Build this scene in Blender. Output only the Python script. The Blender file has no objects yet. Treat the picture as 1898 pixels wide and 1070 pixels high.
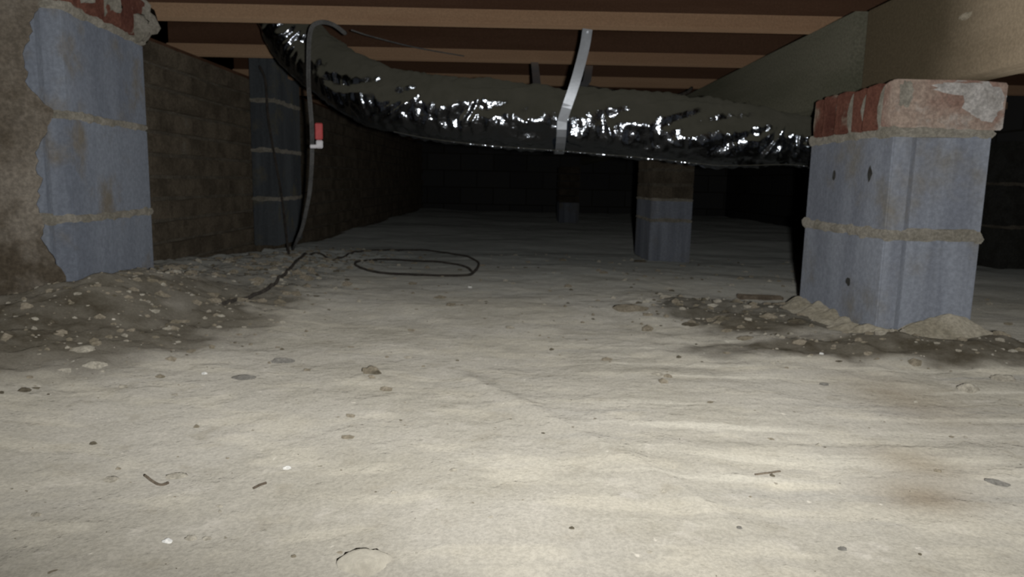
import bpy, bmesh, math, random
import numpy as np
from math import cos, sin, radians, pi
from mathutils import Vector, Matrix, noise as mnoise
random.seed(7); np.random.seed(7)
C = bpy.context.scene.collection
S = bpy.context.scene

# ------------------------------------------------------------------ camera
F = 1350.0; PITCH = radians(8.43); ROLL = radians(1.2); CAM = Vector((0, 0, .30))
fw = Vector((0, cos(PITCH), -sin(PITCH))); u0 = Vector((0, sin(PITCH), cos(PITCH))); x0 = Vector((1, 0, 0))
rt = cos(ROLL)*x0 + sin(ROLL)*u0; up = cos(ROLL)*u0 - sin(ROLL)*x0
cd = bpy.data.cameras.new('camera'); cam = bpy.data.objects.new('camera', cd); C.objects.link(cam)
cd.sensor_width = 36; cd.lens = F/1898*36; cd.clip_start = .02; cd.clip_end = 60
cd.dof.use_dof = True; cd.dof.focus_distance = .38; cd.dof.aperture_fstop = 26   # the phone focused a little too close: everything is faintly soft
cam.matrix_world = Matrix(((rt.x, up.x, -fw.x, CAM.x), (rt.y, up.y, -fw.y, CAM.y), (rt.z, up.z, -fw.z, CAM.z), (0, 0, 0, 1)))
S.camera = cam

# ------------------------------------------------------------------ light: the hand lamp / phone flash beside the lens
w = bpy.data.worlds.new('world'); S.world = w; w.use_nodes = True
w.node_tree.nodes['Background'].inputs[0].default_value = (.55, .7, 1, 1)
w.node_tree.nodes['Background'].inputs[1].default_value = .0
ld = bpy.data.lights.new('flash', 'SPOT'); lo = bpy.data.objects.new('flash', ld); C.objects.link(lo)
ld.energy = 62; ld.color = (1.0, .99, .965); ld.spot_size = radians(130); ld.spot_blend = 1.0; ld.shadow_soft_size = .012
lo.location = (.045, -.03, .30)
lo.rotation_euler = (radians(90+6), 0, radians(-5))
lo.scale = (2.0, .57, 1)                                            # a flat, wide beam
S.view_settings.view_transform = 'Standard'; S.view_settings.look = 'None'
S.view_settings.gamma = 1; S.view_settings.use_curve_mapping = False
S.view_settings.exposure = 0.0

# ------------------------------------------------------------------ helpers
def ray(px, py): return fw + rt*((px-949)/F) - up*((py-535)/F)
def at(px, py, Y):
    d = ray(px, py); return CAM + d*(Y/d.y)
def sst(a, b, x):
    t = np.clip((x-a)/(b-a), 0, 1); return t*t*(3-2*t)
def vnoise(x, y, seed=0):
    x = np.asarray(x, float); y = np.asarray(y, float)
    xi = np.floor(x).astype(np.int64); yi = np.floor(y).astype(np.int64)
    fx = x-xi; fy = y-yi; fx = fx*fx*(3-2*fx); fy = fy*fy*(3-2*fy)
    def h(a, b):
        n = (a*374761393 + b*668265263 + seed*1274126177) & 0xffffffff
        n = ((n ^ (n >> 13))*1274126177) & 0xffffffff
        n = n ^ (n >> 16)
        return (n & 0xffff)/65535.0
    return (h(xi, yi)*(1-fx)+h(xi+1, yi)*fx)*(1-fy) + (h(xi, yi+1)*(1-fx)+h(xi+1, yi+1)*fx)*fy - .5
def fbm(x, y, seed=0, oct=4):
    s = 0; a = 1; f = 1
    for i in range(oct):
        s = s + a*vnoise(np.asarray(x)*f, np.asarray(y)*f, seed+i*17); a *= .5; f *= 2.03
    return s
def gauss(x, y, cx, cy, sx, sy, ang=0):
    dx = x-cx; dy = y-cy; c, s = cos(ang), sin(ang)
    a = (dx*c+dy*s)/sx; b = (-dx*s+dy*c)/sy
    return np.exp(-(a*a+b*b))
def ground(x, y, fine=True):
    x = np.asarray(x, float); y = np.asarray(y, float)
    g = -.036*np.clip(y-1.7, 0, 2.3)
    g = g + .05*sst(-.35, -1.05, x)*sst(.2, .8, y)*(1-.6*sst(2.0, 3.4, y))
    g = g + .055*gauss(x, y, -.80, 1.47, .13, .26)                      # dirt banked on the left pier
    g = g + .022*gauss(x, y, .80, 1.36, .28, .10) + .016*gauss(x, y, .55, 1.75, .22, .2)
    g = g + .010*gauss(x, y, .36, 1.95, .07, .12)
    # raised drag ridge running from mid frame to lower right
    t = (y-.62)/(1.05-.62); rx = .19-.235*t
    g = g + .005*np.exp(-((x-rx)/.022)**2)*sst(.5, .7, y)*(1-sst(1.0, 1.2, y))
    g = g + .018*fbm(x*1.6, y*1.6, 3, 3)
    if fine:
        rough = rubble(x, y)
        g = g + .003*fbm(x*9, y*9, 11, 3) + rough*.016*fbm(x*16, y*16, 29, 3)
        streak = drag(x, y)
        g = g + streak*.0028*fbm(x*1.7+y*.4, (y-x*.09)*26, 41, 3)
        g = g + .0012*np.abs(fbm(x*45, y*45, 55, 2))*(1+3*rough)
    return g
def rubble(x, y):
    left = sst(-.38, -.72, x+.12*fbm(x*3, y*3, 5, 2))*sst(.75, 1.2, y)*(1-sst(3.0, 4.0, y))
    r = gauss(x, y, .52, 1.72, .26, .22) + gauss(x, y, .80, 1.34, .40, .11)
    return np.clip(left+r+.12, 0, 1)
def drag(x, y): return sst(-.1, .25, x)*(1-sst(1.35, 1.6, y))*sst(.5, .7, y)
def gz(x, y, fine=True): return float(ground(np.array([x]), np.array([y]), fine)[0])
def atg(px, py):                                                   # the ground point seen there
    d = ray(px, py); t = (0-.3)/d.z
    for _ in range(12):
        p = CAM+d*t; t = (gz(p.x, p.y)-.3)/d.z
    return CAM+d*t

def link(name, me, m=None, parent=None, loc=None, smooth=False):
    if m and not me.materials: me.materials.append(m)
    if smooth: me.polygons.foreach_set('use_smooth', [True]*len(me.polygons))
    o = bpy.data.objects.new(name, me); C.objects.link(o)
    if loc is not None: o.location = loc
    if parent: o.parent = parent
    return o
def mesh(name, v, f):
    me = bpy.data.meshes.new(name); me.from_pydata([tuple(p) for p in v], [], f); me.update(); return me
def from_bm(name, bm):
    me = bpy.data.meshes.new(name); bm.normal_update(); bm.to_mesh(me); bm.free(); return me
def empty(name, loc, label=None, cat=None, group=None, rz=0):
    o = bpy.data.objects.new(name, None); C.objects.link(o); o.location = loc; o.rotation_euler = (0, 0, rz); o.empty_display_size = .05
    return tag(o, label, cat, group)
def tag(o, label=None, cat=None, group=None, kind=None):
    if label: o['label'] = label
    if cat: o['category'] = cat
    if group: o['group'] = group
    if kind: o['kind'] = kind
    return o
def box_me(name, sx, sy, sz, bev=.003, rough=0, cuts=0, seed=0):
    bm = bmesh.new(); bmesh.ops.create_cube(bm, size=1)
    bmesh.ops.scale(bm, vec=(sx, sy, sz), verts=bm.verts)
    if bev: bmesh.ops.bevel(bm, geom=bm.edges[:], offset=bev, segments=1, affect='EDGES')
    if cuts: bmesh.ops.subdivide_edges(bm, edges=[e for e in bm.edges if e.calc_length() > .02], cuts=cuts, use_grid_fill=True)
    if rough:
        for v in bm.verts: v.co += mnoise.noise_vector(v.co*22+Vector((seed*3.1, 0, 0)))*rough
    return from_bm(name, bm)
def lump_me(name, sx, sy, sz, rough=.3, sub=3, seed=0, freq=1.6):
    bm = bmesh.new(); bmesh.ops.create_icosphere(bm, subdivisions=sub, radius=1)
    for v in bm.verts:
        n = mnoise.fractal(v.co*freq+Vector((seed*5.3, seed*1.7, 0)), 1, 2, 4)
        v.co *= 1+rough*n
        v.co.x *= sx; v.co.y *= sy; v.co.z *= sz
    return from_bm(name, bm)
def catmull(P, n=12):
    P = [Vector(p) for p in P]; Q = [P[0]*2-P[1]]+P+[P[-1]*2-P[-2]]; out = []
    for i in range(1, len(Q)-2):
        a, b, c, d = Q[i-1:i+3]
        for k in range(n):
            t = k/n; out.append(.5*((2*b)+(c-a)*t+(2*a-5*b+4*c-d)*t*t+(-a+3*b-3*c+d)*t**3))
    out.append(P[-1]); return out
def tube_me(name, P, r, k=8):
    V = []; Fc = []; N = len(P)
    ref = None
    for i, p in enumerate(P):
        t = (P[min(i+1, N-1)]-P[max(i-1, 0)]).normalized()
        if ref is None: ref = t.orthogonal().normalized()
        ref = (ref-t*ref.dot(t)).normalized(); b = t.cross(ref)
        for j in range(k):
            a = 2*pi*j/k; V.append(p+(ref*cos(a)+b*sin(a))*r)
    for i in range(N-1):
        for j in range(k): Fc.append((i*k+j, i*k+(j+1) % k, (i+1)*k+(j+1) % k, (i+1)*k+j))
    Fc.append(tuple(range(k))[::-1]); Fc.append(tuple((N-1)*k+j for j in range(k)))
    return mesh(name, V, Fc)

# ------------------------------------------------------------------ materials
def nodes(name):
    m = bpy.data.materials.new(name); m.use_nodes = True; nt = m.node_tree; nt.nodes.clear()
    out = nt.nodes.new('ShaderNodeOutputMaterial'); return m, nt, out
class G:
    def __init__(s, nt): s.nt = nt
    def n(s, t, **k):
        o = s.nt.nodes.new(t)
        for a, b in k.items(): setattr(o, a, b)
        return o
    def l(s, a, b): s.nt.links.new(a, b)
    def coords(s, var=True):
        tc = s.n('ShaderNodeTexCoord')
        if not var: return tc.outputs['Object']
        oi = s.n('ShaderNodeObjectInfo'); mu = s.n('ShaderNodeMath', operation='MULTIPLY'); mu.inputs[1].default_value = 37
        s.l(oi.outputs['Random'], mu.inputs[0]); ad = s.n('ShaderNodeVectorMath', operation='ADD')
        s.l(tc.outputs['Object'], ad.inputs[0]); s.l(mu.outputs[0], ad.inputs[1]); return ad.outputs[0]
    def noise(s, co, scale, detail=4, rough=.55, stretch=None):
        if stretch:
            mp = s.n('ShaderNodeMapping'); mp.inputs['Scale'].default_value = stretch; s.l(co, mp.inputs[0]); co = mp.outputs[0]
        t = s.n('ShaderNodeTexNoise'); t.inputs['Scale'].default_value = scale; t.inputs['Detail'].default_value = detail
        t.inputs['Roughness'].default_value = rough; s.l(co, t.inputs['Vector']); return t.outputs['Fac']
    def ramp(s, f, a, b):
        m = s.n('ShaderNodeMapRange', interpolation_type='SMOOTHSTEP'); m.inputs[1].default_value = a; m.inputs[2].default_value = b
        s.l(f, m.inputs[0]); return m.outputs[0]
    def mix(s, f, a, b, blend='MIX'):
        m = s.n('ShaderNodeMix', data_type='RGBA', blend_type=blend)
        if isinstance(f, (int, float)): m.inputs[0].default_value = f
        else: s.l(f, m.inputs[0])
        for i, c in ((6, a), (7, b)):
            if isinstance(c, tuple): m.inputs[i].default_value = (*c, 1)
            else: s.l(c, m.inputs[i])
        return m.outputs[2]
    def math(s, op, a, b):
        m = s.n('ShaderNodeMath', operation=op)
        for i, c in ((0, a), (1, b)):
            if isinstance(c, (int, float)): m.inputs[i].default_value = c
            else: s.l(c, m.inputs[i])
        return m.outputs[0]
    def bump(s, h, strength, dist):
        b = s.n('ShaderNodeBump'); b.inputs['Strength'].default_value = strength; b.inputs['Distance'].default_value = dist
        s.l(h, b.inputs['Height']); return b.outputs[0]

def rough_mat(name, c1, c2, scale=6, grain=120, bump=.4, patch=None, patch_c=None, patch_scale=9, stretch=None, dist=.004, grit=.25, end_dark=None, retro=.9):
    """earthy dull surface: two-tone blotches, fine grain, optional smeared patches"""
    m, nt, out = nodes(name); g = G(nt); co = g.coords()
    big = g.noise(co, scale, 5, .6, stretch); col = g.mix(g.ramp(big, .35, .65), c1, c2)
    gr = g.noise(co, grain, 3, .7)
    if patch:
        pn = g.noise(co, patch_scale, 5, .6); col = g.mix(g.ramp(pn, patch[0], patch[1]), col, patch_c)
    if end_dark:                                                      # colour darkens along the length, with a wavering edge
        tc = g.n('ShaderNodeTexCoord'); sp = g.n('ShaderNodeSeparateXYZ'); g.l(tc.outputs['Object'], sp.inputs[0])
        yy = g.math('ADD', sp.outputs[1], g.math('MULTIPLY', g.math('SUBTRACT', g.noise(co, 5, 4), .5), .25))
        col = g.mix(g.ramp(yy, end_dark[0], end_dark[1]), col, end_dark[2])
    dk = g.mix(g.ramp(gr, .3, .75), (1-grit,)*3, (1+grit,)*3); col = g.mix(1.0, col, dk, 'MULTIPLY')
    d = g.n('ShaderNodeBsdfDiffuse'); d.inputs['Roughness'].default_value = retro; g.l(col, d.inputs['Color'])
    h = g.math('ADD', g.math('MULTIPLY', gr, .4), big)
    g.l(g.bump(h, bump, dist), d.inputs['Normal']); g.l(d.outputs[0], out.inputs[0]); return m

M = {}
M['block'] = rough_mat('concrete_block', (.205, .222, .262), (.29, .313, .36), 15, 120, .22, (.50, .72), (.22, .205, .175), 5, stretch=(1.4, .5, .09), grit=.14, retro=.45)
M['mortar_tan'] = rough_mat('tan_mortar', (.31, .28, .215), (.41, .375, .30), 14, 130, .7)
M['block_muddy'] = rough_mat('muddy_block', (.175, .195, .235), (.235, .26, .305), 13, 120, .22, (.50, .68), (.20, .18, .15), 5, stretch=(1.4, .5, .12), grit=.14, retro=.6)
M['block_dark'] = rough_mat('near_black_block', (.035, .034, .03), (.05, .05, .046), 13, 120, .2)  # near-black block tone for the right-edge pier and the chips
M['mortar_pale'] = rough_mat('pale_mortar', (.34, .32, .30), (.46, .44, .42), 30, 150, .6)
M['block_dim'] = rough_mat('dark_grey_block', (.068, .075, .082), (.10, .11, .118), 14, 120, .22, (.5, .68), (.12, .115, .09), 7, stretch=(1.4, .5, .1), grit=.12)  # darker grey block tone for the second left pier
M['mortar'] = rough_mat('mortar', (.20, .185, .152), (.29, .27, .23), 14, 150, .7)
M['mortar_coat'] = rough_mat('mortar_coat', (.17, .145, .115), (.29, .258, .215), 7, 130, .8, (.48, .64), (.11, .09, .066), 6, stretch=(1, 1, .4))
M['brick'] = rough_mat('brick', (.10, .042, .032), (.16, .072, .052), 9, 140, .5, (.52, .66), (.23, .19, .15), 12)
M['brick_limed'] = rough_mat('limed_brick', (.24, .15, .12), (.36, .285, .235), 10, 140, .6, (.50, .60), (.42, .39, .36), 8)
M['old_brick'] = rough_mat('old_brick', (.075, .062, .046), (.13, .108, .08), 8, 120, .6, (.62, .75), (.14, .125, .10), 8)
M['old_mortar'] = rough_mat('old_mortar', (.085, .074, .058), (.125, .11, .087), 12, 120, .6)
M['flange'] = rough_mat('pale_lumber', (.29, .18, .11), (.36, .24, .15), 5, 200, .2, stretch=(.12, 1, 1.5), grit=.12)
M['web'] = rough_mat('dark_joist_web', (.075, .04, .025), (.10, .056, .036), 6, 200, .2, stretch=(.12, 1, 1.5), grit=.12)
M['girder'] = rough_mat('girder_lumber', (.29, .23, .16), (.37, .30, .215), 3.2, 160, .3, (.58, .75), (.22, .175, .11), 3, stretch=(1.5, .2, 1.5), grit=.15, end_dark=(.98, 1.45, (.085, .068, .044)))
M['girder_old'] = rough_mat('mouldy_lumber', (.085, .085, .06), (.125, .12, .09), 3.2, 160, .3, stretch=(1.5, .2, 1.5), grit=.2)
M['board'] = rough_mat('subfloor', (.075, .05, .033), (.11, .075, .05), 4, 160, .2, stretch=(1.5, .15, 1), grit=.15)
M['cable'] = rough_mat('grey_cable', (.085, .085, .083), (.12, .12, .117), 30, 300, .1)
M['dark_cable'] = rough_mat('dark_cable', (.05, .045, .04), (.085, .075, .065), 30, 300, .1)
M['stone_pale'] = rough_mat('pale_stone', (.36, .33, .27), (.47, .44, .37), 25, 200, .5)
M['rock_pale'] = rough_mat('pale_rock', (.46, .43, .36), (.55, .52, .44), 14, 160, .25, grit=.1)
M['stone_grey'] = rough_mat('grey_stone', (.20, .19, .17), (.27, .26, .235), 25, 200, .5)
M['stone_dark'] = rough_mat('dark_clod', (.11, .095, .07), (.17, .15, .11), 25, 200, .6)
M['stone_tan'] = rough_mat('tan_clod', (.24, .21, .155), (.33, .29, .225), 25, 200, .6)
M['stone_white'] = rough_mat('white_chip', (.72, .72, .70), (.85, .84, .80), 25, 200, .3)
M['twig'] = rough_mat('twig', (.13, .105, .08), (.2, .165, .125), 40, 200, .4)
M['wall_block'] = None

def metal_mat(name, col, rough):
    m, nt, out = nodes(name); g = G(nt); co = g.coords()
    p = g.n('ShaderNodeBsdfPrincipled'); p.inputs['Metallic'].default_value = .85; p.inputs['Base Color'].default_value = (*col, 1)
    n = g.noise(co, 60, 4); mr = g.n('ShaderNodeMapRange'); mr.inputs[3].default_value = rough-.08; mr.inputs[4].default_value = rough+.12
    g.l(n, mr.inputs[0]); g.l(mr.outputs[0], p.inputs['Roughness']); g.l(g.bump(n, .15, .001), p.inputs['Normal'])
    g.l(p.outputs[0], out.inputs[0]); return m
M['strap'] = metal_mat('galvanised_strap', (.55, .58, .62), .5)
def plain(name, col, rough=.5):
    m, nt, out = nodes(name); g = G(nt); p = g.n('ShaderNodeBsdfPrincipled'); co = g.coords(False)
    c = g.mix(g.ramp(g.noise(co, 90), .3, .7), tuple(x*.85 for x in col), col)
    g.l(c, p.inputs['Base Color']); p.inputs['Roughness'].default_value = rough; g.l(p.outputs[0], out.inputs[0]); return m
M['red'] = plain('red_plastic', (.62, .10, .10)); M['white'] = plain('white_plastic', (.85, .83, .86))

def foil_mat():
    m, nt, out = nodes('foil_jacket'); g = G(nt); co = g.coords(False)
    geo = g.n('ShaderNodeNewGeometry'); sep = g.n('ShaderNodeSeparateXYZ'); g.l(geo.outputs['Normal'], sep.inputs[0])
    dn = g.noise(co, 12, 5, .65)
    up_ = g.math('ADD', sep.outputs['Z'], g.math('MULTIPLY', g.math('SUBTRACT', dn, .5), .3))
    dust = g.ramp(up_, -.08, .16)
    p = g.n('ShaderNodeBsdfPrincipled'); p.inputs['Metallic'].default_value = 1; p.inputs['Base Color'].default_value = (.50, .545, .61, 1)
    p.inputs['Roughness'].default_value = .17
    cr = g.noise(co, 75, 3, .5); cr2 = g.noise(co, 17, 2, .5)
    g.l(g.bump(g.math('ADD', cr2, g.math('MULTIPLY', cr, .4)), .6, .012), p.inputs['Normal'])
    d = g.n('ShaderNodeBsdfDiffuse'); d.inputs['Roughness'].default_value = .8
    g.l(g.mix(dn, (.06, .06, .045), (.11, .105, .085)), d.inputs['Color'])
    mx = g.n('ShaderNodeMixShader'); g.l(dust, mx.inputs[0]); g.l(p.outputs[0], mx.inputs[1]); g.l(d.outputs[0], mx.inputs[2])
    g.l(mx.outputs[0], out.inputs[0]); return m
M['foil'] = foil_mat()

def dirt_mat():
    m, nt, out = nodes('sandy_dirt'); g = G(nt); co = g.coords(False)
    a1 = g.n('ShaderNodeAttribute', attribute_name='damp_and_shade'); a2 = g.n('ShaderNodeAttribute', attribute_name='pale'); a3 = g.n('ShaderNodeAttribute', attribute_name='brown_patch')
    a4 = g.n('ShaderNodeAttribute', attribute_name='dragged')
    big = g.noise(co, 3.2, 5, .6); mid = g.noise(co, 22, 4, .6); fine = g.noise(co, 260, 3, .7)
    col = g.mix(g.ramp(big, .35, .65), (.41, .385, .325), (.475, .45, .395))
    col = g.mix(g.ramp(mid, .55, .75), col, (.52, .49, .43))
    col = g.mix(g.math('MULTIPLY', g.ramp(mid, .45, .28), .5), col, (.34, .31, .25))
    st = g.noise(co, 3, 5, .55, (.55, 6, 1)); col = g.mix(g.math('MULTIPLY', g.ramp(st, .52, .68), a4.outputs['Fac']), col, (.60, .57, .49))
    col = g.mix(g.math('MULTIPLY', g.ramp(st, .46, .3), g.math('MULTIPLY', a4.outputs['Fac'], .7)), col, (.36, .35, .325))
    col = g.mix(a2.outputs['Fac'], col, (.62, .58, .48))
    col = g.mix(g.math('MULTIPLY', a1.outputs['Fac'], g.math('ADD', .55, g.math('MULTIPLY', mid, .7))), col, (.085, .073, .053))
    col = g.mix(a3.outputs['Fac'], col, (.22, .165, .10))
    specks = g.ramp(g.noise(co, 75, 2, .5), .74, .79); col = g.mix(specks, col, (.20, .175, .13))
    specks2 = g.ramp(g.noise(co, 64, 2, .5, (1.1, .9, 1)), .72, .78); col = g.mix(specks2, col, (.66, .62, .54))
    col = g.mix(1.0, col, g.mix(g.ramp(fine, .3, .7), (.88,)*3, (1.12,)*3), 'MULTIPLY')
    sp = g.n('ShaderNodeSeparateXYZ'); g.l(co, sp.inputs[0])        # greyer soil deeper in; the lamp's fall-off is painted into its colour
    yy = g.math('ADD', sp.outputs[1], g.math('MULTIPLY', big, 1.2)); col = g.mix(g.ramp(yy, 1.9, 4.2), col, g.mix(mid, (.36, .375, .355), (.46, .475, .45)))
    d = g.n('ShaderNodeBsdfDiffuse'); d.inputs['Roughness'].default_value = 1.0; g.l(col, d.inputs['Color'])
    h = g.math('ADD', g.math('MULTIPLY', fine, .25), g.math('ADD', mid, g.noise(co, 80, 3, .6)))
    g.l(g.bump(h, .5, .006), d.inputs['Normal']); g.l(d.outputs[0], out.inputs[0]); return m
M['dirt'] = dirt_mat()

# ------------------------------------------------------------------ floor
def build_floor():
    xs = np.concatenate([np.linspace(-1.30, -.9, 40, endpoint=False), np.linspace(-.9, 1.05, 400, endpoint=False), np.linspace(1.05, 2.62, 60)])
    ys = np.concatenate([np.linspace(-1.6, .42, 25, endpoint=False), np.geomspace(.42, 9.05, 470)])
    X, Y = np.meshgrid(xs, ys); Z = ground(X, Y); nx, ny = len(xs), len(ys)
    me = bpy.data.meshes.new('floor'); me.vertices.add(nx*ny)
    me.vertices.foreach_set('co', np.stack([X, Y, Z], -1).astype(np.float32).ravel())
    i = np.arange(ny-1)[:, None]*nx+np.arange(nx-1)[None]; q = np.stack([i, i+1, i+1+nx, i+nx], -1).reshape(-1, 4)
    me.loops.add(q.size); me.loops.foreach_set('vertex_index', q.ravel().astype(np.int32))
    me.polygons.add(len(q)); me.polygons.foreach_set('loop_start', np.arange(0, q.size, 4, dtype=np.int32)); me.polygons.foreach_set('loop_total', np.full(len(q), 4, np.int32))
    me.update(calc_edges=True); me.validate()
    n1 = fbm(X*9, Y*9, 71, 4)
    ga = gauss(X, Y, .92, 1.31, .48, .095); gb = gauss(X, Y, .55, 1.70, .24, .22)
    damp_and_shade = sst(.03, .25, ga)*sst(.2, .65, ga+.5*n1) + sst(.03, .25, gb)*sst(.22, .65, gb+.55*n1)
    gl = rubble(X, Y)*(X < -.2); damp_and_shade += sst(.15, .5, gl)*(.48*sst(.1, .9, gl)+.42*sst(.45, .85, gl+.8*n1))
    hb = atg(48, 575); damp_and_shade += 1.2*gauss(X, Y, hb.x, hb.y, .07, .08)  # shade of a hollow by the left pier, painted into the soil colour
    pale = .6*sst(.5, .9, gauss(X, Y, .30, .70, .06, .012, .12)+.3*n1) + .5*sst(.5, .9, gauss(X, Y, .42, 1.18, .13, .02)+.3*n1) + .5*sst(.45, .9, gauss(X, Y, .85, 1.18, .1, .03)+.3*n1)
    pale += .35*sst(.5, .85, fbm(X*13, Y*30, 81, 3)+.45)
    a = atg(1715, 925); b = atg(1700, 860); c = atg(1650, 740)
    brown_patch = .62*gauss(X, Y, a.x, a.y, .045, .035) + .5*gauss(X, Y, b.x, b.y, .05, .05) + .38*gauss(X, Y, c.x+.02, c.y, .075, .13)  # soft brown blobs blended into the dirt colour at lower right
    for nm, arr in (('damp_and_shade', damp_and_shade), ('pale', pale), ('brown_patch', brown_patch), ('dragged', drag(X, Y))):
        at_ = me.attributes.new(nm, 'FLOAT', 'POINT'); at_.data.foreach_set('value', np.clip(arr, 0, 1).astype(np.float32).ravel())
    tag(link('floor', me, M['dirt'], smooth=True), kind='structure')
build_floor()

# ------------------------------------------------------------------ walls and subfloor
def struct(name, sx, sy, sz, loc, m):
    o = link(name, box_me(name, sx, sy, sz, 0), m, loc=loc); return tag(o, kind='structure')
def blockwall_mat():
    m, nt, out = nodes('block_wall'); g = G(nt); tc = g.n('ShaderNodeTexCoord')
    mp = g.n('ShaderNodeMapping'); mp.inputs['Rotation'].default_value = (radians(90), 0, 0); sp = g.n('ShaderNodeSeparateXYZ'); g.l(tc.outputs['Object'], sp.inputs[0])
    cb = g.n('ShaderNodeCombineXYZ'); g.l(g.math('ADD', sp.outputs[0], sp.outputs[1]), cb.inputs[0]); g.l(sp.outputs[2], cb.inputs[1])
    b = g.n('ShaderNodeTexBrick'); g.l(cb.outputs[0], b.inputs['Vector']); b.inputs['Scale'].default_value = 1
    for k, v in (('Brick Width', .406), ('Row Height', .203), ('Mortar Size', .006)): b.inputs[k].default_value = v
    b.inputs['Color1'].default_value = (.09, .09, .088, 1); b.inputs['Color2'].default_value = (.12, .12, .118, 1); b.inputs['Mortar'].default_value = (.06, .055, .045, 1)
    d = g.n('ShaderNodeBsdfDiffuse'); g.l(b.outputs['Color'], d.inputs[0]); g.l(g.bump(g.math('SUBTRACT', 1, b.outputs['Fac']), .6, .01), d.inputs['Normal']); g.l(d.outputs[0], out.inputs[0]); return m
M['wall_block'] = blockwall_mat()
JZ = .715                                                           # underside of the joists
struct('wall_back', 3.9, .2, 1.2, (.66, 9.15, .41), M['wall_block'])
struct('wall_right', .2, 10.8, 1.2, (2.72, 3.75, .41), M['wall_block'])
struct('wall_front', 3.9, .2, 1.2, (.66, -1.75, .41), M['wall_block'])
wl = struct('wall_left', .2, 10.8, .90, (-1.237, 3.75, .227), M['old_mortar'])
ceil = struct('ceiling', 3.9, 10.8, .03, (.66, 3.75, JZ+.24+.018+.016), M['board'])
bme = box_me('subfloor_board', .137, 10.7, .018, .002)
for k in range(27):
    o = link('subfloor_board', bme, M['board'], ceil, (-1.87+k*.14+.02, 0, -.0245))
struct('trim_1', .2, 10.8, .038, (-1.237, 3.75, JZ-.019), M['web'])   # sill plate on the brick wall

# bricks of the left wall, running bond, each one a part of the wall
bms = [box_me('brick', .030, .198, .057, .004, .0035, 1, s) for s in range(5)]
for b_ in bms: b_.materials.append(M['old_brick'])
bulk = bmesh.new()
for r_ in range(12):
    z = -.12+r_*.069+.0285
    for k in range(50):
        y = -1.5+k*.209+(r_ % 2)*.1045
        if y > 9.0: continue
        x = -1.137+.012+random.uniform(-.004, .004)
        if 1.85 < y < 5.4 and z > -.06:
            o = bpy.data.objects.new('brick', random.choice(bms)); C.objects.link(o); o.parent = wl
            o.location = Vector((x, y, z))-wl.location
            o.rotation_euler = (random.uniform(-.012, .012), 0, random.uniform(-.02, .02))
        else:
            mt = Matrix.Translation(Vector((x, y, z))-wl.location)
            bmesh.ops.create_cube(bulk, size=1, matrix=mt @ Matrix.Diagonal((.03, .198, .057, 1)))
o = link('brickwork', from_bm('brickwork', bulk), M['old_brick'], wl); tag(o, kind='stuff')

# ------------------------------------------------------------------ joists
def joist(y, label):
    t = empty('floor_joist', (.65, y, JZ), label, 'joist', 'wooden floor joists')
    L = 3.75
    link('bottom_flange', box_me('flange', L, .06, .036, .002), M['flange'], t, (0, .03, .018))['label'] = 'pale lumber strip along the bottom of the joist'
    link('web', box_me('web', L, .02, .168, 0), M['web'], t, (0, .03, .036+.084))
    link('top_flange', box_me('flange', L, .06, .036, .002), M['flange'], t, (0, .03, .222))
for i, k in enumerate(range(0, 12)):
    y = 2.03+.605*(k-1)
    lab = {0: 'wooden floor joist overhead, one bay nearer than the strapped joist', 1: 'front wooden joist with pale bottom edge, carrying the long metal strap',
           2: 'second wooden joist back, carrying the short metal strap', 3: 'third wooden joist back, just above the silver duct',
           4: 'fourth wooden joist back, dim behind the silver duct'}.get(k)
    if lab is None: lab = 'wooden floor joist in the dark far end of the crawl space' if k > 4 else 'wooden floor joist overhead behind the viewer'
    joist(y, lab)

# ------------------------------------------------------------------ girder on the right: near timber and far timber meet over the pier
def girder(name, y0, y1, x, m, label):
    t = empty(name, (x, (y0+y1)/2, .507), label, 'beam')
    L = y1-y0; h = JZ-.507
    for k in (0, 1):
        me = box_me('plank', .0375, L, h-.002, .003, 0)
        link('plank', me, m, t, (.019+k*.0385, 0, h/2))
    return t
g1 = girder('timber_girder', -1.55, 1.797, .825, M['girder'], 'light brown timber girder resting on brick-capped pier at upper right')
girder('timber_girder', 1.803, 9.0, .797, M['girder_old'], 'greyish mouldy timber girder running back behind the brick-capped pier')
sc = link('knot', lump_me('knot', .005, .022, .006, .4, 2, 3), M['stone_tan'], g1, (.0, at(1790, 30, 1.15).y-g1.location.y, .0)); 
p_ = at(1790, 30, 1.28); d_ = ray(1790, 30); p_ = CAM+d_*(.825/d_.x); sc.location = p_-g1.location
sc['label'] = 'pale splintered chip on the girder face'

# ------------------------------------------------------------------ concrete blocks
def block_me(name, L, W, H, recess=.018, core=True):
    """hollow block lying with its length along y; both ends carry ears and a shallow channel"""
    h = W/2; e = min(.036, W*.22); r = min(.020, W*.1)
    def end(s, y):
        return [(-h, y), (-h+e, y), (-h+e+r, y+s*recess), (-.012, y+s*recess), (.012, y+s*recess), (h-e-r, y+s*recess), (h-e, y), (h, y)]
    pts = end(1, 0) + [(x, y) for x, y in reversed(end(-1, L))]
    bm = bmesh.new(); vs = [bm.verts.new((x, y, 0)) for x, y in pts]; f = bm.faces.new(vs)
    ex = bmesh.ops.extrude_face_region(bm, geom=[f]); top = [v for v in ex['geom'] if isinstance(v, bmesh.types.BMVert)]
    bmesh.ops.translate(bm, vec=(0, 0, H), verts=top)
    bmesh.ops.recalc_face_normals(bm, faces=bm.faces[:])
    sharp = [e_ for e_ in bm.edges if len(e_.link_faces) == 2 and e_.calc_face_angle(0) > 1.2]
    bmesh.ops.bevel(bm, geom=sharp, offset=.003, segments=2, affect='EDGES')
    return from_bm(name, bm)
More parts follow.
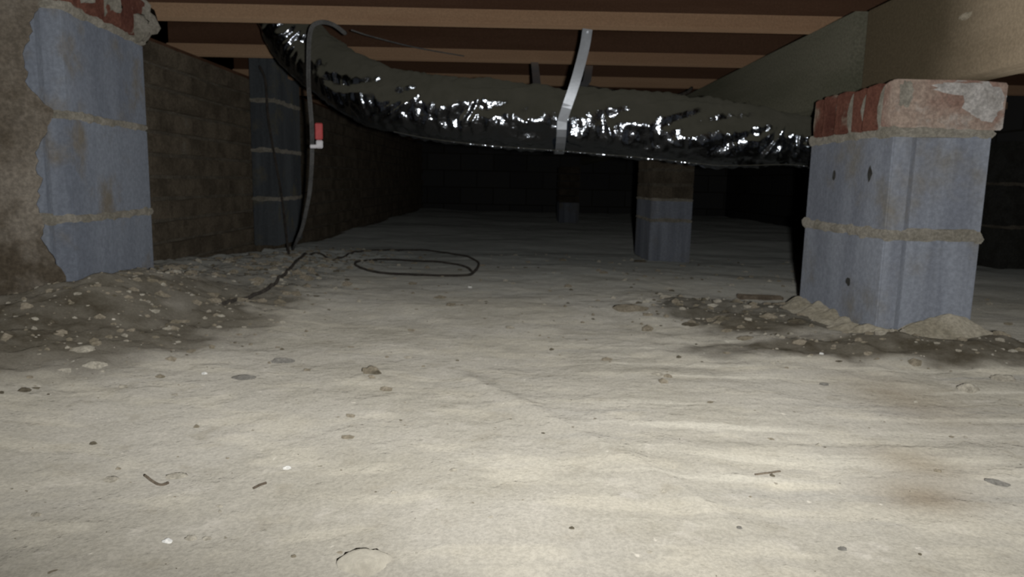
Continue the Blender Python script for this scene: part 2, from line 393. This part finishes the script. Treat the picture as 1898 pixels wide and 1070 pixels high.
def slab_me(name, x0_, x1_, y0_, y1_, z0, z1, amp=.006, seed=0, step=.008):
    """a bed of mortar squeezed unevenly out of a joint"""
    per = []
    def run(a, b):
        n = max(2, int(math.hypot(b[0]-a[0], b[1]-a[1])/step)); return [(a[0]+(b[0]-a[0])*i/n, a[1]+(b[1]-a[1])*i/n) for i in range(n)]
    cs = [(x0_, y0_), (x1_, y0_), (x1_, y1_), (x0_, y1_)]
    for i in range(4): per += run(cs[i], cs[(i+1) % 4])
    cx, cy = (x0_+x1_)/2, (y0_+y1_)/2; V = []; n = len(per); lev = [(0, -.003), (.25, .0015), (.5, .003), (.75, .001), (1, -.003)]
    for t, o_ in lev:
        for i, (x, y) in enumerate(per):
            nz = mnoise.noise(Vector((x*28, y*28, t*1.5+seed*7))); nz2 = mnoise.noise(Vector((x*60, y*60, t*2+seed*3)))
            off = o_+amp*nz+amp*.5*nz2; d = Vector((x-cx, y-cy))
            nx_ = 0; ny_ = 0
            if abs(x-x0_) < 1e-6: nx_ = -1
            if abs(x-x1_) < 1e-6: nx_ = 1
            if abs(y-y0_) < 1e-6: ny_ = -1
            if abs(y-y1_) < 1e-6: ny_ = 1
            V.append((x+nx_*off, y+ny_*off, z0+(z1-z0)*t+(.005*nz2 if 0 < t < 1 else (.006*nz*(1 if t else -1)))))
    Fc = []
    for k in range(len(lev)-1):
        for i in range(n): Fc.append((k*n+i, k*n+(i+1) % n, (k+1)*n+(i+1) % n, (k+1)*n+i))
    Fc.append(tuple(range(n))[::-1]); Fc.append(tuple((len(lev)-1)*n+i for i in range(n)))
    return mesh(name, V, Fc)

BL, BW, BH = .397, .190, .190
full = block_me('concrete_block', BL, BW, BH)
half = block_me('cap_block', BL, BW, .085)
# --- right pier
rp = empty('block_pier', (.828, 1.44, 0), 'grey concrete block pier topped with red bricks under the girder at right', 'pier')
for z, me in ((.012, full), (.216, full)):
    link('concrete_block', me, M['block'], rp, (0, 0, z))
link('mortar_bed', slab_me('mb', -.096, .096, -.001, BL+.001, .198, .221, .006, 1), M['mortar'], rp)
link('mortar_bed', slab_me('mb', -.098, .100, -.003, BL+.002, .400, .420, .007, 2), M['mortar'], rp)
link('mortar_bed', slab_me('mb', -.088, .085, .004, BL-.004, -.03, .016, .007, 3), M['mortar'], rp)
for k in range(6):
    me = box_me('brick', .203 if k else .212, .051 if k else .056, .090, .004, .004, 2, k)
    o = link('brick', me, M['brick'] if k else M['brick_limed'], rp, (.0 + (.006 if k == 0 else random.uniform(-.006, .004)), .022+k*.0665, .462))
    o.rotation_euler = (random.uniform(-.02, .02), random.uniform(-.015, .015), random.uniform(-.01, .01))
    if k == 0: o['label'] = 'wide front brick whitened with old mortar'
for k in range(5):
    link('mortar_joint', slab_me('mj', -.097, .092, .046+k*.0665+.002, .063+k*.0665, .418, .503, .005, 10+k), M['mortar'], rp)
# mortar slopped round the foot
def skirt():
    xs = np.linspace(.52, .99, 110); ys = np.linspace(1.27, 1.92, 130); X, Y = np.meshgrid(xs, ys)
    dx = np.maximum(np.maximum(.733-X, X-.923), 0); dy = np.maximum(np.maximum(1.44-Y, Y-1.837), 0); d = np.hypot(dx, dy)
    reach = .060+.04*fbm(X*12, Y*12, 91, 3)+.03*gauss(X, Y, .86, 1.40, .06, .06)
    hgt = .024+.022*gauss(X, Y, .865, 1.42, .075, .08)+.024*fbm(X*17, Y*17, 93, 3)-.012*gauss(X, Y, .76, 1.44, .05, .06)
    h = hgt*(1-np.clip(d/np.clip(reach, .02, 1), 0, 1)**1.6)+.006*fbm(X*30, Y*30, 97, 2)*(d < reach)
    Z = ground(X, Y)+h-.004; keep = h > .0025; nx = len(xs); V = np.stack([X, Y, Z], -1).reshape(-1, 3); k = keep.ravel(); Fc = []
    for a in range(len(ys)-1):
        for b in range(nx-1):
            q = (a*nx+b, a*nx+b+1, (a+1)*nx+b+1, (a+1)*nx+b)
            if k[list(q)].any(): Fc.append(q)
    used = sorted({i for q in Fc for i in q}); m_ = {o: n for n, o in enumerate(used)}
    return mesh('mortar_slop', V[used].tolist(), [tuple(m_[i] for i in q) for q in Fc])
o = link('mortar_slop', skirt(), M['mortar_tan'], rp, -rp.location, smooth=True); o['label'] = 'tan mortar slopped around the foot of the pier'
def on_x(px, py, x): d = ray(px, py); return CAM+d*(x/d.x)
for i, (px, py, a, b) in enumerate([(1546, 325, .008, .012), (1612, 322, .009, .015), (1572, 522, .012, .009)]):
    link('chip', lump_me('chip', .0012, a, b, .5, 2, 40+i, 2), M['block_dark'], rp, on_x(px, py, .733)-rp.location)['label'] = 'dark chipped spot on the block face'
for i, (dx, dz, a, b) in enumerate([(.062, .004, .036, .034), (-.088, .018, .012, .022), (.02, .03, .05, .012)]):
    link('mortar_smear', lump_me('smear', a, .003, b, .5, 3, 50+i, 2), M['mortar_pale'] if i != 1 else M['mortar'], rp, (.006+dx, -.0065, .462+dz))
# --- pier in the middle distance
fp = empty('block_pier', (.727, 3.37, -.075), 'low grey block pier in the middle distance below the duct', 'pier')
link('concrete_block', full, M['block'], fp, (0, 0, .012)); link('cap_block', half, M['block'], fp, (0, 0, .213))
link('mortar_bed', slab_me('mb', -.094, .094, 0, BL, .200, .215, .004, 21), M['mortar'], fp)
link('mortar_bed', slab_me('mb', -.094, .094, 0, BL, .296, .308, .004, 22), M['mortar'], fp)
bfp = [box_me('brick', .092, .198, .057, .004, .003, 1, s+20) for s in range(3)]
for r_ in range(4):
    for i in range(2):
        for j in range(2):
            link('brick', bfp[(r_+i+j) % 3], M['old_brick'], fp, ((-.049, .049)[i], (.1, .302)[j], .307+.0285+r_*.069))
    link('mortar_joint', slab_me('mj', -.092, .092, .003, .4, .362+r_*.069, .378+r_*.069, .003, 30+r_), M['old_mortar'], fp)
# --- pier at the far end
p = atg(1040, 402)
vp = empty('block_pier', (.53, 7.0, gz(.53, 7.0)-.01), 'faint block pier in the darkness at the far end', 'pier')
link('concrete_block', full, M['block'], vp, (0, 0, .012))
for r_ in range(5):
    for i in range(2):
        for j in range(2): link('brick', box_me('brick', .092, .198, .057, .004), M['old_brick'], vp, ((-.049, .049)[i], (.1, .302)[j], .207+.0285+r_*.069))
# --- pier by the right wall, seen at the right edge
p = atg(1876, 478)
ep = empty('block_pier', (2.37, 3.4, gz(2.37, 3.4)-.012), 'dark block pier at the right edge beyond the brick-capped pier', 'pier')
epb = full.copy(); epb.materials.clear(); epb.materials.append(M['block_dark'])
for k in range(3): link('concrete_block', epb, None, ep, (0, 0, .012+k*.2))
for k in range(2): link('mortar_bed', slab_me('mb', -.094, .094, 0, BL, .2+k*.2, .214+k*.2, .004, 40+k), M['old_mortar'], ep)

# --- left pier (its right face turned slightly)
lp = empty('block_pier', (-.948, 1.405, 0), 'tall grey block pier smeared with mud and mortar at left', 'pier', None, radians(6.3))
lpb = full.copy(); lpb.materials.clear(); lpb.materials.append(M['block_muddy'])
for k in range(3): link('concrete_block', lpb, None, lp, (0, 0, .012+k*.2))
for k in range(3): link('mortar_bed', slab_me('mb', -.096, .096, 0, BL, .199+k*.2, .216+k*.2, .006, 50+k), M['mortar'], lp)
for k in range(6):
    link('brick', box_me('brick', .2, .056, .088, .004, .004, 2, k+60), M['brick'], lp, (random.uniform(-.008, .008), .03+k*.0665, .660))
for i, (dx, dy, dz, s) in enumerate([(.085, .41, .665, .045), (.10, .36, .635, .03), (.09, .22, .66, .03), (.095, .10, .66, .028), (.06, .44, .70, .04)]):
    link('mortar_lump', lump_me('ml', s*.8, s, s*1.05, .5, 3, 70+i), M['mortar'], lp, (dx, dy, dz), smooth=True)
# mortar coat smeared over the front of the pier, ragged right edge
def coat():
    nx, nz = 60, 90; V = []; Fc = []
    for side in (0, 1):
        for j in range(nz+1):
            z = -.06+.74*j/nz
            edge = .034+.022*mnoise.noise(Vector((0, z*7, 3)))+.014*mnoise.noise(Vector((0, z*23, 8)))+.028*math.exp(-((z-.40)/.05)**2)+.034*math.exp(-((z-.08)/.06)**2)+.03*math.exp(-((z-.62)/.05)**2)+.012*mnoise.noise(Vector((3, z*55, 2)))+.006*mnoise.noise(Vector((6, z*120, 2)))
            for i in range(nx+1):
                t = i/nx; x = -.125+(edge+.125)*t
                th = .045*(1-t**3)*(1+.5*mnoise.noise(Vector((x*9, z*9, 1))))+.02*mnoise.noise(Vector((x*24, z*24, 5)))*(1-t**4)+.012*max(0, .2-z)/.2
                V.append((x, (-max(th, .0008)) if side == 0 else .003, z))
    n = (nx+1)*(nz+1)
    for j in range(nz):
        for i in range(nx):
            a = j*(nx+1)+i; Fc.append((a, a+1, a+nx+2, a+nx+1)); Fc.append((n+a, n+a+nx+1, n+a+nx+2, n+a+1))
    def strip(idx):
        for a, b in zip(idx[:-1], idx[1:]): Fc.append((a, b, n+b, n+a))
    strip([j*(nx+1)+nx for j in range(nz+1)][::-1]); strip([j*(nx+1) for j in range(nz+1)])
    strip([i for i in range(nx+1)][::-1]); strip([nz*(nx+1)+i for i in range(nx+1)])
    return mesh('mortar_coat', V, Fc)
o = link('mortar_coat', coat(), M['mortar_coat'], lp, smooth=True); o['label'] = 'rough tan mortar smeared over the pier front'

# --- second pier along the left wall
l2 = empty('block_pier', (-1.036, 3.05, -.03), 'dim bluish block pier against the left brick wall behind the hanging cable', 'pier')
for k in range(4): link('concrete_block', block_me('concrete_block', BL-.04, .10, BH) if k == 0 else l2.children[0].data, M['block_dim'], l2, (0, 0, .038+k*.2))
for k in range(3): link('mortar_bed', slab_me('mb', -.052, .052, 0, BL-.04, .225+k*.2, .242+k*.2, .005, 80+k), M['mortar'], l2)

# ------------------------------------------------------------------ flexible duct
ctr = [(Vector((1.16, 3.6, .49)), .07), (Vector((1.14, 2.9, .48)), .07), (Vector((1.05, 2.35, .445)), .066), (at(1530, 272, 2.13), .068), (at(1450, 262, 2.12), .078), (at(1330, 253, 2.11), .098), (at(1200, 239, 2.11), .099),
       (at(1040, 227, 2.11), .095), (at(900, 216, 2.12), .097), (at(780, 202, 2.15), .096), (at(690, 181, 2.2), .093), (at(625, 143, 2.27), .09), (at(575, 105, 2.33), .09), (at(535, 60, 2.34), .09), (at(515, 0, 2.34), .09), (at(508, -40, 2.34), .09)]
DP = catmull([c for c, r in ctr], 60); DR = np.interp(np.linspace(0, len(ctr)-1, len(DP)), range(len(ctr)), [r for c, r in ctr])
def duct_me():
    K = 72; V = []; Fc = []; N = len(DP); s = 0
    # creases where the jacket is pinched, as (arc length, angle) segments
    cum = [0.]
    for a_, b_ in zip(DP[:-1], DP[1:]): cum.append(cum[-1]+(b_-a_).length)
    def su(px, py):
        best = min(range(N), key=lambda i: abs((lambda v: 949+F*v.dot(rt)/v.dot(fw))(DP[i]-CAM)-px)+(50 if DP[i].y > 2.5 else 0))
        v = DP[best]-CAM; cy = 535-F*v.dot(up)/v.dot(fw); q = max(-1, min(1, (cy-py)/(DR[best]*F/v.dot(fw))))
        return cum[best], pi-math.asin(q)
    creases = []
    for (ax, ay, bx, by, am) in [(797, 182, 735, 236, .011), (772, 192, 722, 230, .009), (890, 192, 868, 234, .011), (902, 188, 884, 236, .008), (1428, 236, 1404, 296, .013), (1112, 220, 1128, 264, .010), (1330, 250, 1352, 290, .007), (1190, 240, 1202, 280, .006), (1260, 246, 1268, 286, .006), (640, 165, 655, 205, .008), (665, 172, 680, 215, .008), (700, 180, 712, 226, .008), (940, 210, 955, 245, .007), (985, 215, 975, 246, .007)]:
        creases.append((*su(ax, ay), *su(bx, by), am))
    def crease(sv, av, R_):
        o_ = 0
        for s0, a0, s1, a1, am in creases:
            if abs(sv-(s0+s1)/2) > .16: continue
            ux, uy = s1-s0, (a1-a0)*R_; L2 = ux*ux+uy*uy+1e-9; vx, vy = sv-s0, (av-a0)*R_
            t = max(0, min(1, (vx*ux+vy*uy)/L2)); d = math.hypot(vx-t*ux, vy-t*uy)
            o_ += am*(math.exp(-(d/.006)**2)-.5*math.exp(-(d/.016)**2))
        return o_
    for i, p in enumerate(DP):
        if i: s += (p-DP[i-1]).length
        t = (DP[min(i+1, N-1)]-DP[max(i-1, 0)]).normalized()
        b = Vector((0, 1, 0)); b = (b-t*b.dot(t)).normalized(); n = t.cross(b)
        if n.z < 0: n = -n
        strapd = abs(p.x-at(1040, 218, 2.11).x)
        for j in range(K):
            a = 2*pi*j/K; ca, sa = cos(a), sin(a)
            q = Vector((s*9, ca*1.1, sa*1.1)); w_ = mnoise.fractal(q*1.3, 1, 2, 4)
            rib = math.sin(2*pi*(s/.034)+1.2*mnoise.noise(Vector((s*6, ca, sa)))*3)
            amp = .0013*(1+1.8*mnoise.noise(Vector((s*5, ca*2, sa*2+9))))
            fold = .020*max(0, mnoise.noise(Vector((s*13+ca*2.2+sa*1.5, ca*1.6, sa*1.6+4))))+.006*abs(mnoise.noise(Vector((s*30-sa*2.5, ca*2, sa*2+7))))
            r = DR[i]+amp*rib+.006*w_-fold
            r += crease(s, a if sa >= -1 else a, DR[i])
            r *= 1-.10*math.exp(-(strapd/.03)**2)
            fl = 1.0
            V.append(p+b*(ca*r*1.05)+n*(sa*r*(1.06 if sa > 0 else .90)))
    for i in range(N-1):
        for j in range(K): Fc.append((i*K+j, (i+1)*K+j, (i+1)*K+(j+1) % K, i*K+(j+1) % K))
    Fc.append(tuple(range(K))); Fc.append(tuple((N-1)*K+j for j in range(K))[::-1])
    me = mesh('duct', V, Fc); bm = bmesh.new(); bm.from_mesh(me); bmesh.ops.recalc_face_normals(bm, faces=bm.faces[:]); bm.to_mesh(me); bm.free(); return me
du = empty('flexible_duct', DP[len(DP)//2], 'wrinkled silver foil flexible duct slung beneath the joists', 'duct')
link('foil_jacket', duct_me(), M['foil'], du, -du.location, smooth=True)
seam = []
for i in range(190, len(DP)-330, 6):
    p = DP[i]; r = DR[i]; seam.append(p+Vector((0, -r*.55, -r*.86)))
link('seam', tube_me('seam', seam, .0019, 6), M['foil'], du, -du.location)['label'] = 'raised seam along the lower edge of the duct'

# ------------------------------------------------------------------ straps
def ribbon_me(name, P, wd, th, axis):
    V = []; N = len(P)
    for i, p in enumerate(P):
        t = (P[min(i+1, N-1)]-P[max(i-1, 0)]).normalized(); a = (axis-t*axis.dot(t)).normalized(); n = t.cross(a)
        for sx, sn in ((-1, -1), (1, -1), (1, 1), (-1, 1)): V.append(p+a*(sx*wd/2)+n*(sn*th/2))
    Fc = []
    for i in range(N-1):
        for j in range(4): Fc.append((i*4+j, i*4+(j+1) % 4, (i+1)*4+(j+1) % 4, (i+1)*4+j))
    Fc.append((3, 2, 1, 0)); Fc.append(tuple((N-1)*4+j for j in range(4))); return mesh(name, V, Fc)
def loop_pts(px, py, Yc, R, a0, a1, n=14):
    c = at(px, py, Yc); return [c+Vector((0, -cos(a)*R, sin(a)*R)) for a in np.linspace(a0, a1, n)]
A = at(1089, 54, 2.025)
P = catmull([A, at(1083, 90, 2.015), at(1067, 150, 2.0), at(1050, 200, 1.997)], 8)+loop_pts(1038, 219, 2.11, .100, radians(-10), radians(-170))+[at(1062, 185, 2.28), at(1088, 150, 2.45), at(1092, 122, 2.622)]
st = empty('hanger_strap', A, 'long galvanised metal strap holding up the silver duct from front joist', 'strap')
link('band', ribbon_me('band', P, .0265, .0012, Vector((1, 0, 0))), M['strap'], st, -A)
def nail(parent, p):
    bm = bmesh.new(); bmesh.ops.create_cone(bm, segments=10, radius1=.004, radius2=.003, depth=.003, cap_ends=True); bmesh.ops.rotate(bm, matrix=Matrix.Rotation(pi/2, 3, 'X'), verts=bm.verts)
    link('nail', from_bm('nail', bm), M['strap'], parent, p-parent.location)
nail(st, A+Vector((0, -.003, -.008)))
A2 = at(991, 116, 2.628)
st2 = empty('hanger_strap', A2, 'short dull metal strap hanging from second joist behind the duct', 'strap')
P = [A2, at(993, 135, 2.55), at(995, 155, 2.4)]+loop_pts(998, 214, 2.12, .101, radians(170), radians(230), 8)
link('band', ribbon_me('band', P, .0255, .0012, Vector((1, 0, 0))), M['strap'], st2, -A2); nail(st2, A2+Vector((0, -.003, -.006)))

# ------------------------------------------------------------------ cables
e_ = atg(541, 465)
P = [at(640, 62, 2.12), at(618, 46, 2.06), at(597, 41, 1.98), at(580, 48, 1.96), at(574, 66, 1.95), at(572, 95, 1.95), at(572, 157, 1.95), at(575, 196, 1.96), at(578, 241, 1.98), at(578, 297, 2.02),
     at(574, 354, 2.10), at(568, 388, 2.2), at(560, 423, 2.36), at(550, 447, 2.55), e_+Vector((.004, 0, .006))]
o = link('hanging_cable', tube_me('hanging_cable', catmull(P, 10), .0058, 8), M['cable'], smooth=True); tag(o, 'grey cable hanging from front joist down to the dirt at left', 'cable')
P = [at(652, 56, 2.16), at(690, 68, 2.30), at(770, 88, 2.5), at(860, 104, 2.62)]
o = link('joist_wire', tube_me('joist_wire', catmull(P, 8), .0022, 6), M['cable'], smooth=True); tag(o, 'thin wire strung below the joists, running right from above the left end of the duct', 'wire')
def on_ground(pts, r, n=8):
    Q = catmull([atg(*p) for p in pts], n)
    for q in Q: q.z = gz(q.x, q.y)+r*.8
    for _ in range(3):
        zz = [q.z for q in Q]
        for i in range(1, len(Q)-1): Q[i].z = max(zz[i]*.98+.02*zz[i], (zz[i-1]+zz[i]+zz[i+1])/3)
    return Q
o = link('coiled_cable', tube_me('coiled_cable', on_ground([(415, 566), (450, 558), (491, 543), (515, 525), (532, 507), (552, 484), (580, 472), (605, 478), (628, 482), (650, 474), (674, 467), (730, 465), (795, 466), (850, 474), (885, 487), (880, 505), (857, 513), (810, 513), (760, 511), (700, 507), (670, 499), (660, 488), (700, 483), (760, 485), (820, 488), (862, 496), (876, 507)], .0045), .0045, 8), M['dark_cable'], smooth=True)
tag(o, 'thin dark cable lying in loose loops on the dirt', 'cable')
P = [at(492, 150, 2.96), at(496, 206, 2.96), at(502, 250, 2.97), at(511, 300, 2.98), at(520, 350, 3.0), at(527, 400, 3.0), at(532, 445, 3.0)]
P.append(Vector((P[-1].x+.01, 2.99, gz(P[-1].x, 2.99)+.004)))
o = link('wall_cable', tube_me('wall_cable', catmull([Vector((P[0].x, 2.9, JZ))]+P, 8), .005, 6), M['dark_cable'], smooth=True); tag(o, 'thin black cable hanging in front of the dim left wall pier', 'cable')
P = [at(1080, 158, 3.2), at(1130, 168, 3.1), at(1190, 176, 3.0), at(1240, 181, 2.95), at(1272, 172, 3.1), at(1282, 163, 3.24)]  # thin dark curve sagging below the third joist
o = link('drooping_strand', tube_me('drooping_strand', catmull(P, 8), .007, 6), M['dark_cable'], smooth=True); tag(o, 'dark curved strand drooping from third joist above the duct', 'wire')

# ------------------------------------------------------------------ red and white tag on the cable
tp = at(591, 252, 1.985)
tg = empty('cable_tag', tp, 'small red and white plastic tag clipped to the hanging grey cable', 'tag')
me = box_me('tag_body', .021, .006, .044, .003); link('red_panel', me, M['red'], tg, (.0, 0, .012))['label'] = 'red upper half of the tag'
link('white_panel', box_me('tag_end', .019, .006, .022, .003), M['white'], tg, (.001, 0, -.022))['label'] = 'white lower end of the tag'
link('clip', box_me('clip', .018, .009, .010, .002), M['white'], tg, (-.015, .0, -.028))['label'] = 'white clip round the cable'

# ------------------------------------------------------------------ loose stones, clods and litter
def stone(name, px, py, wpx, hr, m, label, cat, seed, flat=.8, sink=.46, group=None):
    rg = .26 if wpx > 60 else .35
    if wpx > 90: sink = .54
    p = atg(px, py); s = wpx/2*(p.y)/F
    o = link(name, lump_me(name, s, s*flat, s*hr, rg, 3, seed, 1.3), M[m], loc=p+Vector((0, s*flat*.5, s*hr*(1-2*sink)*.5)), smooth=True)
    o.rotation_euler = (0, 0, random.uniform(-.4, .4)); return tag(o, label, cat, group)
ST = [('stone', 1799, 726, 38, .7, 'stone_pale', 'rounded pale stone on the dirt near the right edge', 'stone'),
 ('stone', 1864, 706, 40, .4, 'stone_pale', 'flat pale stone behind the rounded one at the right edge', 'stone'),
 ('stone', 674, 1056, 110, .42, 'rock_pale', 'broad pale half-buried rock at the bottom of the photo', 'stone'),
 ('dirt_clod', 686, 692, 36, .6, 'stone_tan', 'lumpy tan clod with dark side in the middle left dirt', 'clod'),
 ('dirt_clod', 697, 694, 18, .6, 'stone_dark', 'small dark crumb touching the lumpy tan clod', 'clod'),
 ('slate_chip', 519, 672, 42, .28, 'stone_grey', 'dark grey flat chip left of the tan clod', 'stone'),
 ('slate_chip', 448, 703, 44, .18, 'stone_grey', 'grey flat chip level with the dirt, nearer than the darker one', 'stone'),
 ('dirt_clod', 171, 824, 13, .6, 'stone_dark', 'single dark crumb on clear dirt at left', 'clod'),
 ('stone', 531, 870, 16, .5, 'stone_white', 'small white pebble in the lower left dirt', 'stone'),
 ('stone', 202, 892, 34, .22, 'stone_pale', 'pale flat flake at lower left', 'stone'),
 ('stone', 322, 886, 40, .2, 'stone_pale', 'long pale flake beside the dark twig at lower left', 'stone'),
 ('stone', 309, 1006, 20, .5, 'stone_white', 'white pebble, left one of a row of three near bottom', 'stone'),
 ('stone', 352, 1001, 24, .45, 'stone_pale', 'pale pebble, middle one of a row of three near bottom', 'stone'),
 ('stone', 382, 1001, 18, .45, 'stone_pale', 'pale pebble, right one of a row of three near bottom', 'stone'),
 ('stone', 730, 915, 14, .5, 'stone_pale', 'lone pale pebble above the half-buried rock', 'stone'),
 ('stone', 149, 652, 46, .35, 'stone_pale', 'upper pale lump in the rubble below the left pier', 'stone'),
 ('stone', 168, 680, 44, .35, 'stone_pale', 'lower pale lump in the rubble below the left pier', 'stone'),
 ('stone', 118, 690, 26, .4, 'stone_pale', 'small pale lump left of the lower rubble lump', 'stone'),
 ('dirt_clod', 42, 726, 22, .5, 'stone_dark', 'dark crumb in the rubble at the left edge', 'clod'),
 ('stone', 64, 957, 20, .4, 'stone_pale', 'pale chip near the left edge at the bottom', 'stone'),
 ('stone', 378, 694, 11, .6, 'stone_white', 'tiny white chip left of the grey flat chips', 'stone'),
 ('stone', 871, 534, 8, .8, 'stone_white', 'tiny bright white chip in front of the coiled cable', 'stone'),
 ('stone', 1523, 657, 8, .8, 'stone_white', 'tiny white chip in the dark soil before the right pier', 'stone'),
 ('dirt_clod', 1281, 604, 32, .3, 'stone_dark', 'dark flat sliver left of the rubble by the right pier', 'clod'),
 ('stone', 1763, 670, 75, .18, 'stone_pale', 'pale flat slab in front of the right pier', 'stone'),
 ('stone', 1385, 630, 36, .3, 'stone_tan', 'tan flat clod at the front of the rubble by right pier', 'clod'),
 ('dirt_clod', 1345, 596, 30, .5, 'stone_dark', 'dark clod in the rubble left of the right pier', 'clod'),
 ('dirt_clod', 1425, 590, 34, .4, 'stone_tan', 'yellowish tan clod in the rubble left of right pier', 'clod'),
 ('dirt_clod', 1480, 600, 40, .35, 'stone_dark', 'dark clod at the foot of the right pier', 'clod'),
 ('stone', 1220, 696, 22, .35, 'stone_pale', 'pale chip on smooth dirt between the piers', 'stone'),
 ('dirt_clod', 1371, 980, 12, .5, 'stone_grey', 'dark speck of gravel on the dragged dirt at bottom', 'stone'),
 ('dirt_clod', 1563, 1020, 18, .45, 'stone_grey', 'grey pebble near the bottom, right of the gravel speck', 'stone'),
 ('dirt_clod', 1529, 714, 18, .35, 'stone_grey', 'grey chip on the dirt below the right pier', 'stone'),
 ('stone', 1175, 576, 70, .22, 'stone_tan', 'low tan hump of dirt in front of the far pier', 'clod'),
 ('dirt_clod', 1187, 486, 24, .3, 'stone_dark', 'dark clod beside the foot of the far pier', 'clod'),
]
for i, a in enumerate(ST): stone(*a, seed=100+i*1.37)
def stick(name, pts, r, m, label, cat):
    Q = catmull([atg(*p) for p in pts], 6)
    for k, q in enumerate(Q): q.z = gz(q.x, q.y)+r*.9
    o = link(name, tube_me(name, Q, r*.7, 6), M[m], smooth=True); tag(o, label, cat)
stick('twig', [(268, 884), (284, 896), (300, 902), (312, 898)], .0018, 'twig', 'dark bent twig at lower left beside pale flake', 'twig')
stick('twig', [(470, 908), (482, 902), (494, 898)], .0016, 'twig', 'short straight twig right of the white pebble', 'twig')
stick('twig', [(1400, 882), (1433, 878), (1446, 876)], .0014, 'twig', 'thin twig on the dragged dirt at lower right', 'twig')
# half-buried scrap of board in the rubble
p = atg(1411, 556); o = link('wood_scrap', box_me('wood_scrap', .125, .035, .014, .003, .003, 2, 4), M['twig'], loc=p+Vector((0, .012, .004))); o.rotation_euler = (0, .03, .06)
tag(o, 'dark scrap of wood lying in rubble behind the dark soil', 'wood')
# curled leaf
p = atg(1848, 900); me = lump_me('leaf', .011, .006, .0022, .2, 3, 9); o = link('dead_leaf', me, M['stone_grey'], loc=p+Vector((0, 0, .003)), smooth=True); o.rotation_euler = (.0, .06, -.5)
tag(o, 'grey dead leaf on the dirt at lower right edge', 'leaf')

# crumbs too many to count, scattered over the dirt
def crumbs(name, n, fn, smin, smax, m, label, seed):
    rs = np.random.RandomState(seed); base = bmesh.new(); bmesh.ops.create_icosphere(base, subdivisions=1, radius=1)
    bv = np.array([v.co for v in base.verts]); bf = np.array([[v.index for v in f.verts] for f in base.faces]); base.free()
    pts = []
    while len(pts) < n:
        x, y = rs.uniform(-1.0, 1.6), .5+rs.rand()**1.3*3.2
        if rs.rand() < fn(x, y): pts.append((x, y))
    pts = np.array(pts); z = ground(pts[:, 0], pts[:, 1])
    s = (smin+(smax-smin)*rs.rand(n)**3)*np.clip(pts[:, 1]/1.1, .5, 1.6)
    V = []; Fa = []
    for i in range(n):
        sc_ = np.array([rs.uniform(.8, 1.5), rs.uniform(.6, 1.1), rs.uniform(.35, .8)])*s[i]
        v = bv*(1+.25*rs.randn(len(bv), 1))*sc_; V.append(v+np.array([pts[i, 0], pts[i, 1], z[i]+s[i]*.15])); Fa.append(bf+i*len(bv))
    V = np.concatenate(V); Fa = np.concatenate(Fa)
    o = link(name, mesh(name, V.tolist(), [tuple(int(k) for k in f) for f in Fa]), M[m], bpy.data.objects['floor']); tag(o, label, kind='stuff')
rub = lambda x, y: float(rubble(np.array([x]), np.array([y]))[0])
crumbs('pale_grit', 1000, lambda x, y: .03+rub(x, y)**1.5, .0012, .0065, 'stone_pale', 'pale grit and mortar crumbs strewn over the dirt', 3)
crumbs('dark_grit', 800, lambda x, y: .015+rub(x, y)**1.5, .0010, .005, 'stone_dark', 'dark crumbs of soil strewn over the dirt', 4)
crumbs('tan_grit', 1200, lambda x, y: .015+rub(x, y)**1.5, .0015, .009, 'stone_tan', 'tan lumps of earth strewn along the wall and piers', 5)
